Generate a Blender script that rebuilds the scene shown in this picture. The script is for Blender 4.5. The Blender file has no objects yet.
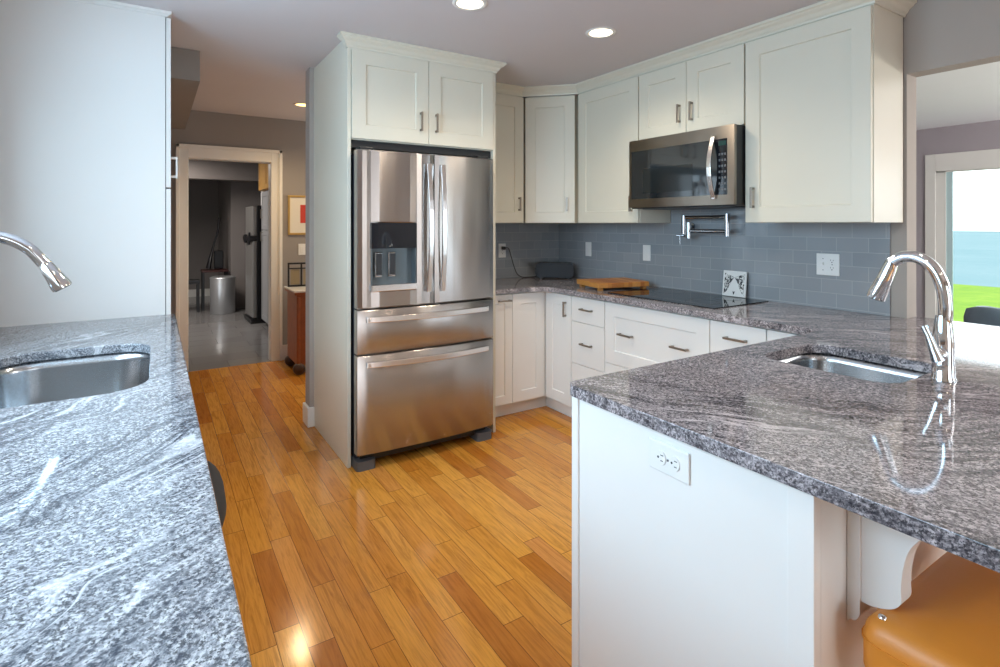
import bpy, math, random
from mathutils import Vector, Matrix
random.seed(7)
C = bpy.context.scene.collection
PI = math.pi

# ------------------------------------------------------------------ camera
cam_d = bpy.data.cameras.new('camera'); cam = bpy.data.objects.new('camera', cam_d); C.objects.link(cam)
cam.location = (0, 0, 1.3645); cam.rotation_euler = (PI/2, 0, -0.569)
cam_d.sensor_width = 36; cam_d.lens = 538.7*36/1000; cam_d.shift_y = -(333.5-224.04)/1000; cam_d.clip_start = .02; cam_d.clip_end = 2000
bpy.context.scene.camera = cam
vs = bpy.context.scene.view_settings
vs.view_transform = 'Standard'; vs.look = 'None'; vs.gamma = 1; vs.use_curve_mapping = False; vs.exposure = 0.32
cy = bpy.context.scene.cycles
cy.use_denoising = True; cy.max_bounces = 10; cy.diffuse_bounces = 5; cy.glossy_bounces = 5; cy.sample_clamp_indirect = 6.0

# ------------------------------------------------------------------ sky, sun, window daylight, added fill lights
w = bpy.data.worlds.new('world'); bpy.context.scene.world = w; w.use_nodes = True
bg = w.node_tree.nodes['Background']; bg.inputs[0].default_value = (.86, .93, 1, 1); bg.inputs[1].default_value = 2.8

def light(name, kind, loc, rot, energy, color, **k):
    d = bpy.data.lights.new(name, kind); d.energy = energy; d.color = color
    for a, b in k.items(): setattr(d, a, b)
    o = bpy.data.objects.new(name, d); o.location = loc; o.rotation_euler = rot; C.objects.link(o); return o
light('sun', 'SUN', (20, 0, 20), (0, math.radians(28), math.radians(10)), 2.2, (1, .95, .86), angle=.02)
light('left_window_daylight', 'AREA', (-.80, 1.50, 1.66), (0, -PI/2, 0), 50, (.52, .78, 1), shape='RECTANGLE', size=1.0, size_y=2.0)
light('rear_window_daylight', 'AREA', (1.2, -3.2, 1.25), (PI/2, 0, 0), 18, (.90, .95, 1), shape='RECTANGLE', size=2.0, size_y=2.0)
light('dining_fill_light', 'POINT', (5.2, -1.0, 1.75), (0, 0, 0), 140, (1, .97, .94), shadow_soft_size=.22)  # added out-of-view fill to brighten the dining room, no real fixture
light('dining_rear_window_daylight', 'AREA', (4.5, -3.25, 1.3), (PI/2, 0, 0), 16, (.62, .82, 1), shape='RECTANGLE', size=1.05, size_y=1.45)
light('hall_side_fill', 'AREA', (2.8, 4.9, 1.5), (0, PI/2, 0), 15, (1, .9, .76), shape='RECTANGLE', size=1.2, size_y=1.2)  # added hidden warm fill by a solid wall, lights the hall soffit underside

# ------------------------------------------------------------------ materials
def lin(c): return tuple(((v/255)/12.92 if v/255 <= .04045 else ((v/255+.055)/1.055)**2.4) for v in c)
class NT:
    def __init__(s, name):
        s.m = bpy.data.materials.new(name); s.m.use_nodes = True; s.t = s.m.node_tree; s.b = s.t.nodes['Principled BSDF']
    def n(s, ty, **k):
        x = s.t.nodes.new(ty)
        for a, b in k.items(): setattr(x, a, b)
        return x
    def l(s, a, b): s.t.links.new(a, b)
    def math(s, op, a, b=None, c=None):
        x = s.n('ShaderNodeMath', operation=op)
        for i, v in enumerate((a, b, c)):
            if v is None: continue
            if isinstance(v, (int, float)): x.inputs[i].default_value = v
            else: s.l(v, x.inputs[i])
        return x.outputs[0]
    def mix(s, f, a, b, bt='MIX'):
        x = s.n('ShaderNodeMix', data_type='RGBA', blend_type=bt)
        for i, v in ((0, f), (6, a), (7, b)):
            if isinstance(v, (int, float)): x.inputs[i].default_value = v
            elif isinstance(v, tuple): x.inputs[i].default_value = (*v[:3], 1)
            else: s.l(v, x.inputs[i])
        return x.outputs[2]
    def ramp(s, f, stops):
        x = s.n('ShaderNodeValToRGB'); e = x.color_ramp.elements
        while len(e) < len(stops): e.new(.5)
        for i, (p, c) in enumerate(stops): e[i].position = p; e[i].color = (*c, 1) if isinstance(c, tuple) else (c, c, c, 1)
        s.l(f, x.inputs[0]); return x.outputs[0]
    def noise(s, vec, scale, detail=3, rough=.5, dist=0):
        x = s.n('ShaderNodeTexNoise'); x.inputs['Scale'].default_value = scale; x.inputs['Detail'].default_value = detail
        x.inputs['Roughness'].default_value = rough; x.inputs['Distortion'].default_value = dist
        if vec is not None: s.l(vec, x.inputs['Vector'])
        return x.outputs['Fac']
    def pos(s): return s.n('ShaderNodeNewGeometry').outputs['Position']
    def obj(s): return s.n('ShaderNodeTexCoord').outputs['Object']
    def mapping(s, vec, scale=(1, 1, 1), rot=(0, 0, 0), loc=(0, 0, 0)):
        x = s.n('ShaderNodeMapping'); x.inputs['Scale'].default_value = scale; x.inputs['Rotation'].default_value = rot; x.inputs['Location'].default_value = loc
        s.l(vec, x.inputs['Vector']); return x.outputs[0]
    def bump(s, h, strength=.2, dist=.002):
        x = s.n('ShaderNodeBump'); x.inputs['Strength'].default_value = strength; x.inputs['Distance'].default_value = dist
        s.l(h, x.inputs['Height']); s.l(x.outputs[0], s.b.inputs['Normal'])
    def set(s, **k):
        for a, b in k.items(): s.b.inputs[a.replace('_', ' ')].default_value = (*b[:3], 1) if isinstance(b, tuple) else b
        return s

def plain(name, col, rough=.5, metal=0, nscale=6, var=.04, bumpy=0, **k):
    """a paint / metal / plastic with slight procedural variation"""
    t = NT(name); t.set(Roughness=rough, Metallic=metal, **k)
    f = t.noise(t.obj(), nscale, 3)
    a = tuple(v*(1-var) for v in col); b = tuple(min(1, v*(1+var)) for v in col)
    t.l(t.mix(f, a, b), t.b.inputs['Base Color'])
    if bumpy: t.bump(t.noise(t.obj(), 180, 2), bumpy, .001)
    return t.m

M = {}
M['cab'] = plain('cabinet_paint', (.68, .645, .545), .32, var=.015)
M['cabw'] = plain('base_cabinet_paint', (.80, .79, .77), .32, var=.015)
M['trim'] = plain('trim_paint', (.80, .78, .74), .35, var=.015)
M['wall'] = plain('wall_paint', (.385, .34, .305), .85, var=.02, bumpy=.05)
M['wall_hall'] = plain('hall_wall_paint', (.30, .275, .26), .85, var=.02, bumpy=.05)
M['wall_dining'] = plain('dining_wall_paint', (.40, .36, .385), .85, var=.02)
M['pantry'] = plain('pantry_paint', (.70, .70, .69), .3, var=.01)
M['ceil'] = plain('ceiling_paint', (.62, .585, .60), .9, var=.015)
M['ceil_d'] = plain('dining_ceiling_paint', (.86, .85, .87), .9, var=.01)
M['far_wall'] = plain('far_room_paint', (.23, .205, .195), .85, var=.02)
M['black'] = plain('black_plastic', (.012, .012, .014), .35)
M['dark'] = plain('dark_gap', (.01, .012, .02), .6)
M['pull'] = plain('pewter_pull', (.32, .28, .24), .35, 1)
M['chrome'] = plain('chrome', (.82, .85, .88), .06, 1, var=.01)
M['glassblk'] = plain('black_glass', (.008, .010, .014), .04)
M['mwglass'] = plain('microwave_glass', (.012, .016, .020), .06, Specular_IOR_Level=.9)
M['white'] = plain('white_plastic', (.78, .78, .77), .35, var=.01)
M['slot'] = plain('outlet_slot', (.05, .05, .05), .6)
M['leather'] = plain('tan_leather', (.60, .21, .025), .45, nscale=5, var=.2, bumpy=.25)
M['dleather'] = plain('dark_leather', (.020, .016, .015), .65, nscale=14, var=.2, bumpy=.2)
M['bleather'] = plain('blue_grey_leather', (.19, .27, .35), .25, nscale=14, var=.2)
M['wooddk'] = plain('dark_wood', (.06, .028, .015), .4, var=.3)
M['cherry'] = plain('cherry_wood', (.30, .085, .03), .35, nscale=20, var=.3)
M['oak'] = plain('golden_oak', (.55, .30, .08), .4, nscale=16, var=.2)
M['marble'] = plain('white_marble', (.75, .74, .72), .2)
M['gold'] = plain('gilt_frame', (.60, .40, .14), .35, .6)
M['paper'] = plain('mat_board', (.72, .68, .60), .8)
M['red'] = plain('red_print', (.50, .045, .03), .7)
M['binsteel'] = plain('bin_steel', (.55, .56, .57), .35, .7)
M['steelfar'] = plain('grey_fridge_door', (.30, .29, .28), .38, .5)
M['greycab'] = plain('grey_cabinet_paint', (.34, .34, .35), .4)
M['rubber'] = plain('grey_foot_plastic', (.09, .095, .105), .5)
M['doorframe'] = plain('door_frame_vinyl', (.50, .66, .68), .4)
M['deck'] = plain('deck_boards', (.5, .47, .43), .7)

def emis(name, col, s):
    t = NT(name); t.set(Base_Color=col, Emission_Color=col, Emission_Strength=s); return t.m
M['lamp'] = emis('lamp_diffuser', (1, .80, .55), 9)

def steel(name, col, rough, vert=True, wav=.0, tan=None):
    t = NT(name); t.set(Metallic=1.0, Base_Color=col)
    br = t.mapping(t.obj(), (3, 3, 900) if vert else (900, 900, 4))
    f = t.noise(br, 1, 3)
    r = t.n('ShaderNodeMapRange'); r.inputs[3].default_value = rough-.008; r.inputs[4].default_value = rough+.008; t.l(f, r.inputs[0]); t.l(r.outputs[0], t.b.inputs['Roughness'])
    t.l(t.mix(f, tuple(c*.99 for c in col), col), t.b.inputs['Base Color'])
    tg = t.n('ShaderNodeCombineXYZ'); tg.inputs[2].default_value = 1.0
    if tan: t.l(tg.outputs[0], t.b.inputs['Tangent']); t.set(Anisotropic=.93)
    if wav: t.bump(t.noise(t.mapping(t.obj(), (3.2, 1, .9)), 1.6, 1), .6, wav)
    return t.m
M['steel'] = steel('brushed_stainless', (.42, .39, .37), .27, True, .010, (1, 0))
M['steelh'] = steel('polished_stainless_handle', (.80, .76, .74), .22)
M['steelmw'] = steel('microwave_stainless', (.34, .295, .25), .30, True, 0, (0, 1))
M['sink'] = plain('sink_stainless', (.44, .46, .48), .24, 1, nscale=3, var=.02)

def granite(name, vein_rot, base, mid, darkc, seed=0):
    """polished granite: fine crystal grain drawn along a swirling flow, thin dark and pale veins"""
    t = NT(name); p = t.mapping(t.pos(), (1, 1, 1), (0, 0, vein_rot), (seed, seed*.7, 0))
    w1 = t.noise(p, 1.7, 2, .5, .6); w2 = t.noise(t.mapping(p, (1, 1, 1), (0, 0, 0), (5.2, 1.3, 0)), 2.6, 2, .5, .6)
    cmb = t.n('ShaderNodeCombineXYZ'); t.l(t.math('MULTIPLY', w1, .34), cmb.inputs[0]); t.l(t.math('MULTIPLY', w2, .30), cmb.inputs[1])
    wv = t.n('ShaderNodeVectorMath', operation='ADD'); t.l(p, wv.inputs[0]); t.l(cmb.outputs[0], wv.inputs[1]); q = wv.outputs[0]
    fine = t.noise(t.mapping(q, (105, 130, 120)), 1.0, 4, .7, 0)
    mid_n = t.noise(t.mapping(q, (14, 38, 24)), 1.0, 5, .7, .2)
    grain = t.noise(t.pos(), 230, 2, .6)
    body = t.ramp(fine, [(.32, tuple(c*.5 for c in mid)), (.45, mid), (.58, base), (.78, tuple(min(1, c*1.25) for c in base))])
    body = t.mix(t.ramp(grain, [(.40, .92), (.50, 0.0)]), body, tuple(c*.22 for c in mid))
    body = t.mix(t.ramp(t.noise(t.pos(), 120, 2, .6), [(.34, .8), (.44, 0.0)]), body, tuple(c*.3 for c in mid))
    body = t.mix(t.ramp(mid_n, [(.36, .40), (.50, 0.0)]), body, mid)
    body = t.mix(t.ramp(mid_n, [(.54, 0.0), (.72, .25)]), body, tuple(min(1, c*1.35) for c in base))
    zone = t.ramp(t.noise(t.mapping(q, (1.6, 5, 3)), 1.0, 2, .5, .3), [(.44, 0.0), (.56, 1.0)])
    ln = t.noise(t.mapping(q, (2.6, 20, 9)), 1.0, 4, .6, .3)
    line = t.ramp(t.math('ABSOLUTE', t.math('SUBTRACT', ln, .5)), [(.0, 1.0), (.03, .75), (.075, 0.0)])
    dk_ = t.math('MULTIPLY', t.math('MULTIPLY', line, zone), t.ramp(fine, [(.35, 1.0), (.70, .35)]))
    body = t.mix(t.math('MULTIPLY', dk_, .92), body, darkc)
    zone2 = t.ramp(t.noise(t.mapping(q, (1.9, 6, 3), (0, 0, 0), (9, 4, 0)), 1.0, 2, .5, .3), [(.55, 0.0), (.66, 1.0)])
    ln2 = t.noise(t.mapping(q, (3, 26, 9), (0, 0, 0), (3, 8, 0)), 1.0, 2, .5, .5)
    line2 = t.ramp(t.math('ABSOLUTE', t.math('SUBTRACT', ln2, .5)), [(.0, 1.0), (.05, 0.0)])
    body = t.mix(t.math('MULTIPLY', t.math('MULTIPLY', line2, zone2), .6), body, tuple(min(1, c*1.6) for c in base))
    t.l(body, t.b.inputs['Base Color']); t.set(Roughness=.06, Specular_IOR_Level=.6)
    return t.m
M['granite'] = granite('grey_granite_polished', .87, (.53, .485, .505), (.25, .23, .25), (.020, .020, .028))
M['graniteL'] = granite('grey_granite_left', -.80, (.50, .52, .55), (.25, .27, .305), (.03, .04, .06), 3.7)

def planks():
    t = NT('oak_floorboards'); s = t.n('ShaderNodeSeparateXYZ'); t.l(t.pos(), s.inputs[0]); X, Y = s.outputs[0], s.outputs[1]
    W = .083
    row = t.math('FLOOR', t.math('DIVIDE', X, W))
    wn = t.n('ShaderNodeTexWhiteNoise', noise_dimensions='1D'); t.l(row, wn.inputs['W'])
    L = t.math('ADD', t.math('MULTIPLY', wn.outputs['Value'], .35), .50)
    yy = t.math('ADD', t.math('DIVIDE', Y, L), t.math('MULTIPLY', wn.outputs['Value'], 37.3))
    col = t.math('FLOOR', yy)
    cmb = t.n('ShaderNodeCombineXYZ'); t.l(row, cmb.inputs[0]); t.l(col, cmb.inputs[1])
    wn2 = t.n('ShaderNodeTexWhiteNoise', noise_dimensions='2D'); t.l(cmb.outputs[0], wn2.inputs['Vector'])
    v = wn2.outputs['Value']
    base = t.ramp(v, [(0, (.48, .165, .022)), (.2, (.60, .235, .030)), (.55, (.70, .31, .045)), (.85, (.78, .375, .065)), (1, (.66, .28, .075))])
    # grain, shifted per board
    sh = t.n('ShaderNodeCombineXYZ'); t.l(t.math('MULTIPLY', v, 13), sh.inputs[0]); t.l(t.math('MULTIPLY', v, 71), sh.inputs[1])
    ad = t.n('ShaderNodeVectorMath', operation='ADD'); t.l(t.pos(), ad.inputs[0]); t.l(sh.outputs[0], ad.inputs[1])
    g = t.noise(t.mapping(ad.outputs[0], (34, 2.6, 1)), 1, 5, .65, 2.2)
    g2 = t.noise(t.mapping(ad.outputs[0], (150, 7, 1)), 1, 3, .6, .3)
    c = t.mix(t.ramp(g, [(.36, .75), (.50, .15), (.60, 0.0)]), base, t.mix(.50, base, (.16, .035, .004)))
    c = t.mix(t.ramp(g2, [(.35, .25), (.55, 0.0)]), c, (.30, .09, .012))
    fx = t.math('FRACT', t.math('DIVIDE', X, W)); fy = t.math('FRACT', yy)
    ex = t.math('ABSOLUTE', t.math('SUBTRACT', fx, .5)); ey = t.math('MULTIPLY', t.math('ABSOLUTE', t.math('SUBTRACT', fy, .5)), L)
    gx = t.math('GREATER_THAN', ex, .5-.0010/W); gy = t.math('GREATER_THAN', t.math('SUBTRACT', ey, t.math('MULTIPLY', L, .5)), -.0012)
    gap = t.math('MAXIMUM', gx, gy)
    c = t.mix(t.math('MULTIPLY', gap, .88), c, (.045, .014, .004))
    t.l(c, t.b.inputs['Base Color']); t.set(Roughness=.20, Specular_IOR_Level=.5)
    t.l(t.math('ADD', .09, t.math('MULTIPLY', g2, .12)), t.b.inputs['Roughness'])
    t.bump(t.math('SUBTRACT', 1.0, gap), .25, .001)
    return t.m
M['floor'] = planks()

def tiles(name, axis, zoff, yoff, c1, c2, mc, bw, rh, mortar, rough=.12, off=.5):
    t = NT(name); s = t.n('ShaderNodeSeparateXYZ'); t.l(t.pos(), s.inputs[0])
    cmb = t.n('ShaderNodeCombineXYZ'); u = s.outputs[{'x': 0, 'y': 1}[axis[0]]]; v = s.outputs[{'y': 1, 'z': 2}[axis[1]]]
    t.l(t.math('ADD', u, yoff), cmb.inputs[0]); t.l(t.math('SUBTRACT', v, zoff), cmb.inputs[1])
    br = t.n('ShaderNodeTexBrick'); t.l(cmb.outputs[0], br.inputs['Vector']); br.offset = off
    for k, val in (('Scale', 1), ('Mortar Size', mortar), ('Mortar Smooth', .1), ('Brick Width', bw), ('Row Height', rh), ('Bias', 0)): br.inputs[k].default_value = val
    br.inputs['Color1'].default_value = (*c1, 1); br.inputs['Color2'].default_value = (*c2, 1); br.inputs['Mortar'].default_value = (*mc, 1)
    t.l(br.outputs['Color'], t.b.inputs['Base Color']); t.set(Roughness=rough)
    t.bump(t.math('SUBTRACT', 1.0, br.outputs['Fac']), .35, .0015)
    return t.m
TC = ((.27, .295, .32), (.31, .33, .355), (.40, .42, .44))
M['tile_r'] = tiles('glass_subway_tile_right', 'yz', .926-.0735*20, 10.0*.152+.015, *TC, .152, .0735, .0014)
M['tile_b'] = tiles('glass_subway_tile_back', 'xz', .926-.0735*20, 10.0*.152, *TC, .152, .0735, .0014)
M['farfloor'] = tiles('grey_floor_tile', 'xy', 0, 0, (.22, .21, .21), (.26, .25, .245), (.17, .16, .16), .60, .30, .004, .12, .5)

def butcher():
    t = NT('butcher_block'); s = t.n('ShaderNodeSeparateXYZ'); t.l(t.obj(), s.inputs[0])
    r = t.math('FLOOR', t.math('DIVIDE', s.outputs[0], .032)); wn = t.n('ShaderNodeTexWhiteNoise', noise_dimensions='1D'); t.l(r, wn.inputs['W'])
    g = t.noise(t.mapping(t.obj(), (60, 5, 60)), 1, 3)
    c = t.ramp(wn.outputs['Value'], [(0, (.36, .13, .03)), (.5, (.52, .23, .05)), (1, (.60, .30, .08))])
    t.l(t.mix(t.math('MULTIPLY', g, .5), c, (.28, .09, .02)), t.b.inputs['Base Color']); t.set(Roughness=.45); return t.m
M['butcher'] = butcher()

def grass():
    t = NT('lawn'); f = t.noise(t.pos(), 1.6, 4, .7); g = t.noise(t.pos(), 14, 3)
    c = t.ramp(f, [(.3, (.10, .20, .02)), (.6, (.17, .27, .03)), (.8, (.22, .28, .05))])
    t.l(t.mix(t.math('MULTIPLY', g, .4), c, (.09, .18, .02)), t.b.inputs['Base Color']); t.set(Roughness=1, Specular_IOR_Level=.1); return t.m
M['grass'] = grass()
def water():
    t = NT('sea_water'); f = t.noise(t.mapping(t.pos(), (.05, .02, 1)), 4, 5, .6); g = t.noise(t.mapping(t.pos(), (1.2, .35, 1)), 1, 4, .7)
    c = t.ramp(f, [(.35, (.105, .185, .205)), (.65, (.135, .21, .228))])
    t.l(c, t.b.inputs['Base Color']); t.set(Roughness=.7, Specular_IOR_Level=.04); t.bump(g, .6, .4); return t.m
M['water'] = water()
def signmat():
    t = NT('lace_pattern_tile'); f = t.noise(t.mapping(t.obj(), (60, 60, 45)), 1, 4, .7, 1.5)
    t.l(t.ramp(f, [(.46, (.02, .02, .025)), (.54, (.75, .75, .73))]), t.b.inputs['Base Color']); t.set(Roughness=.2); return t.m
M['lace'] = signmat()
def foliage():
    t = NT('tree_leaves'); f = t.noise(t.pos(), 5, 4, .7)
    t.l(t.ramp(f, [(.35, (.015, .07, .02)), (.65, (.10, .30, .06))]), t.b.inputs['Base Color']); t.set(Roughness=.8); return t.m
M['leaf'] = foliage()
def glassmat():
    t = NT('window_glass'); t.set(Base_Color=(1, 1, 1), Roughness=0.0, Metallic=1.0)
    tr = t.n('ShaderNodeBsdfTransparent'); tr.inputs[0].default_value = (.97, .99, .985, 1); fz = t.n('ShaderNodeFresnel'); fz.inputs[0].default_value = 1.45
    mx = t.n('ShaderNodeMixShader'); t.l(fz.outputs[0], mx.inputs[0]); t.l(tr.outputs[0], mx.inputs[1]); t.l(t.b.outputs[0], mx.inputs[2])
    t.l(mx.outputs[0], t.t.nodes['Material Output'].inputs['Surface']); return t.m
M['glass'] = glassmat()

# ------------------------------------------------------------------ mesh helpers
class MB:
    def __init__(s): s.v = []; s.f = []; s.sm = []
    def add(s, vs, fs, smooth=False, mat=None):
        o = len(s.v)
        for p in vs: s.v.append(tuple((mat @ Vector(p))) if mat is not None else tuple(p))
        for f in fs: s.f.append(tuple(i+o for i in f)); s.sm.append(smooth)
        return s
    def box(s, x0, x1, y0, y1, z0, z1, mat=None):
        vs = [(x, y, z) for z in (z0, z1) for y in (y0, y1) for x in (x0, x1)]
        return s.add(vs, [(0, 2, 3, 1), (4, 5, 7, 6), (0, 1, 5, 4), (2, 6, 7, 3), (0, 4, 6, 2), (1, 3, 7, 5)], False, mat)
    def rings(s, rings, closed=True, cap0=True, cap1=True, smooth=True, mat=None):
        n = len(rings[0]); vs = [p for r in rings for p in r]; fs = []
        for k in range(len(rings)-1):
            for i in range(n if closed else n-1):
                j = (i+1) % n; fs.append((k*n+i, k*n+j, (k+1)*n+j, (k+1)*n+i))
        s.add(vs, fs, smooth, mat)
        if cap0: s.add(rings[0], [tuple(range(n-1, -1, -1))], False, mat)
        if cap1: s.add(rings[-1], [tuple(range(n))], False, mat)
        return s
    def lathe(s, prof, c=(0, 0, 0), n=24, cap0=True, cap1=True, mat=None):
        rs = [[(c[0]+r*math.cos(2*PI*i/n), c[1]+r*math.sin(2*PI*i/n), c[2]+z) for i in range(n)] for r, z in prof]
        return s.rings(rs, True, cap0, cap1, True, mat)
    def tube(s, pts, rad, n=12, cap=True, flat=None):
        P = [Vector(p) for p in pts]; R = rad if isinstance(rad, (list, tuple)) else [rad]*len(P)
        rings = []; up = None
        for i, p in enumerate(P):
            d = (P[min(i+1, len(P)-1)]-P[max(i-1, 0)]).normalized()
            if up is None:
                up = Vector((0, 0, 1)) if abs(d.z) < .9 else Vector((1, 0, 0))
            a = d.cross(up).normalized(); b = a.cross(d).normalized(); up = b
            rings.append([tuple(p+a*math.cos(2*PI*k/n)*R[i]+b*math.sin(2*PI*k/n)*R[i]*(flat or 1)) for k in range(n)])
        return s.rings(rings, True, cap, cap)
    def prism(s, poly, a0, a1, axis='z', mat=None, smooth=False):
        def p3(p, a): return {'z': (p[0], p[1], a), 'y': (p[0], a, p[1]), 'x': (a, p[0], p[1])}[axis]
        return s.rings([[p3(p, a0) for p in poly], [p3(p, a1) for p in poly]], True, True, True, smooth, mat)
    def build(s, name, mat, parent=None, bevel=0, seg=2):
        me = bpy.data.meshes.new(name); me.from_pydata(s.v, [], s.f); me.update()
        import bmesh
        bm = bmesh.new(); bm.from_mesh(me)
        bmesh.ops.recalc_face_normals(bm, faces=bm.faces); 
        bm.to_mesh(me); bm.free()
        for p, q in zip(me.polygons, s.sm): p.use_smooth = q
        me.materials.append(M[mat] if isinstance(mat, str) else mat)
        o = bpy.data.objects.new(name, me); C.objects.link(o)
        if parent is not None: o.parent = parent
        if bevel:
            b = o.modifiers.new('bevel', 'BEVEL'); b.width = bevel; b.segments = seg; b.limit_method = 'ANGLE'; b.angle_limit = math.radians(40)
        return o
def bx(*a): return MB().box(*a)
def thing(name, label, cat, loc=(0, 0, 0), rotz=0, group=None):
    o = bpy.data.objects.new(name, None); C.objects.link(o); o.location = loc; o.rotation_euler = (0, 0, rotz)
    o.empty_display_size = .1; o['label'] = label; o['category'] = cat
    if group: o['group'] = group
    return o
def tag(o, label, cat, group=None):
    o['label'] = label; o['category'] = cat
    if group: o['group'] = group
    return o
def struct(name, mb, mat, label=None, bevel=0):
    o = mb.build(name, mat, None, bevel); o['kind'] = 'structure'
    if label: o['label'] = label
    return o
def spline(pts, n=8):
    P = [Vector(p) for p in pts]; out = []
    for i in range(len(P)-1):
        p0, p1, p2, p3 = P[max(i-1, 0)], P[i], P[i+1], P[min(i+2, len(P)-1)]
        for k in range(n):
            t = k/n; out.append(.5*((2*p1)+(p2-p0)*t+(2*p0-5*p1+4*p2-p3)*t*t+(3*p1-p0-3*p2+p3)*t**3))
    out.append(P[-1]); return [tuple(p) for p in out]
def rrect(x0, x1, y0, y1, r, n=8):
    r = max(r, .002)
    out = []
    for cx, cyy, a in ((x1-r, y1-r, 0), (x0+r, y1-r, 90), (x0+r, y0+r, 180), (x1-r, y0+r, 270)):
        for k in range(n+1):
            t = math.radians(a+90*k/n); out.append((cx+r*math.cos(t), cyy+r*math.sin(t)))
    return out
def slab(outer, holes, z0, z1):
    import bmesh
    bm = bmesh.new(); edges = []
    for loop in [outer]+holes:
        vv = [bm.verts.new((x, y, z1)) for x, y in loop]
        for i in range(len(vv)): edges.append(bm.edges.new((vv[i], vv[(i+1) % len(vv)])))
    bmesh.ops.triangle_fill(bm, use_beauty=True, edges=edges)
    g = bmesh.ops.extrude_face_region(bm, geom=list(bm.faces)); 
    for v in g['geom']:
        if isinstance(v, bmesh.types.BMVert): v.co.z = z0
    bmesh.ops.recalc_face_normals(bm, faces=bm.faces)
    m = MB(); m.v = [tuple(v.co) for v in bm.verts]; bm.verts.index_update(); m.f = [tuple(v.index for v in f.verts) for f in bm.faces]; m.sm = [False]*len(m.f); bm.free()
    return m

# ------------------------------------------------------------------ room shell
CE = 2.42; YW = 3.747; XW = 3.019; HY = 5.74
struct('floor', bx(-.72, 3.125, -3.2, HY, -.05, 0), 'floor')
M['carpet'] = plain('dining_rug_floor', (.42, .41, .40), .9, var=.08)
struct('floor_dining', bx(3.125, 7.3, -3.2, 5.0, -.05, 0), 'carpet')
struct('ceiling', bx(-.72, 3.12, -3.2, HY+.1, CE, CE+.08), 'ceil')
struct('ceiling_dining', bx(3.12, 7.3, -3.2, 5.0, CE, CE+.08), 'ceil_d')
# left wall with the window above the left sink
wl = MB()
wl.box(-.72, -.62, -3.2, HY, 0, 1.1); wl.box(-.72, -.62, -3.2, HY, 2.2, CE); wl.box(-.72, -.62, -3.2, .4, 1.1, 2.2); wl.box(-.72, -.62, 2.6, HY, 1.1, 2.2)
struct('wall_left', wl, 'wall')
wf = MB(); wf.box(-.70, -.60, .40, .46, 1.1, 2.2); wf.box(-.70, -.60, 2.54, 2.60, 1.1, 2.2); wf.box(-.70, -.60, .40, 2.60, 1.1, 1.15); wf.box(-.70, -.60, .40, 2.60, 2.15, 2.2); wf.box(-.69, -.63, 1.47, 1.53, 1.1, 2.2)
struct('window_1', wf, 'trim')
# rear wall (behind the camera) with a wide glazed opening
wr = MB(); wr.box(-.72, .1, -3.2, -3.08, 0, CE); wr.box(2.3, 3.9, -3.2, -3.08, 0, CE); wr.box(5.1, 7.3, -3.2, -3.08, 0, CE); wr.box(3.9, 5.1, -3.2, -3.08, 0, .5); wr.box(3.9, 5.1, -3.2, -3.08, 2.1, CE); wr.box(.1, 2.3, -3.2, -3.08, 2.2, CE)
struct('wall_rear', wr, 'wall')
wf = MB()
for x in (.1, 1.17, 2.24): wf.box(x, x+.06, -3.18, -3.1, 0, 2.2)
wf.box(.1, 2.3, -3.18, -3.1, 2.12, 2.2); wf.box(.1, 2.3, -3.18, -3.1, 0, .1)
struct('window_2', wf, 'trim')
wf = MB(); wf.box(3.9, 3.96, -3.18, -3.06, .5, 2.1); wf.box(5.04, 5.1, -3.18, -3.06, .5, 2.1); wf.box(3.9, 5.1, -3.18, -3.06, .5, .56); wf.box(3.9, 5.1, -3.18, -3.06, 2.04, 2.1)
struct('window_3', wf, 'trim')
# back wall behind the refrigerator (its free end shows left of the side panel)
struct('wall_back', bx(.874, 3.12, YW, YW+.115, 0, CE), 'wall')
struct('baseboard_back', bx(.858, .903, YW-.017, YW+.13, 0, .13), 'trim', bevel=.004)
# right wall with the pass-through opening
wr = MB(); wr.box(XW, 3.125, 1.119, YW, 0, CE); wr.box(XW, 3.125, -2.6, 1.119, 2.08, CE); wr.box(XW, 3.125, -3.2, -2.6, 0, CE); wr.box(XW+.003, 3.12, .12, 1.119, 0, .882)
struct('wall_right', wr, 'wall')
# dining room
struct('wall_dining_back', bx(3.12, 7.3, 5.0, 5.1, 0, CE), 'wall_dining')
XD = 7.21; DY1 = 2.42; DZ = 1.948
wd = MB(); wd.box(XD, XD+.12, DY1, 5.0, 0, CE); wd.box(XD, XD+.12, -1.3, DY1, DZ, CE); wd.box(XD, XD+.12, -3.2, -1.3, 0, CE)
struct('wall_dining', wd, 'wall_dining')
cs = MB(); cs.box(XD-.02, XD, DY1-.02, DY1+.075, 0, DZ+.18); cs.box(XD-.02, XD, -1.38, DY1-.02, DZ-.01, DZ+.18); cs.box(XD-.02, XD, -1.38, -1.28, 0, DZ)
struct('trim_1', cs, 'trim', bevel=.004)
d = MB()
d.box(XD+.02, XD+.07, DY1-.10, DY1, 0, DZ); d.box(XD+.02, XD+.07, -1.3, -1.2, 0, DZ); d.box(XD+.02, XD+.07, -1.3, DY1, DZ-.02, DZ); d.box(XD+.02, XD+.07, .45, .55, 0, DZ); d.box(XD+.02, XD+.07, -1.3, DY1, 0, .10)
door1 = struct('door_1', d, 'trim')
bx(XD+.03, XD+.05, DY1-.155, DY1-.10, .1, DZ-.02).build('sash_rail', 'doorframe', door1)
bx(XD+.040, XD+.046, -1.2, DY1-.12, .1, DZ-.02).build('pane', 'glass', door1)
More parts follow.
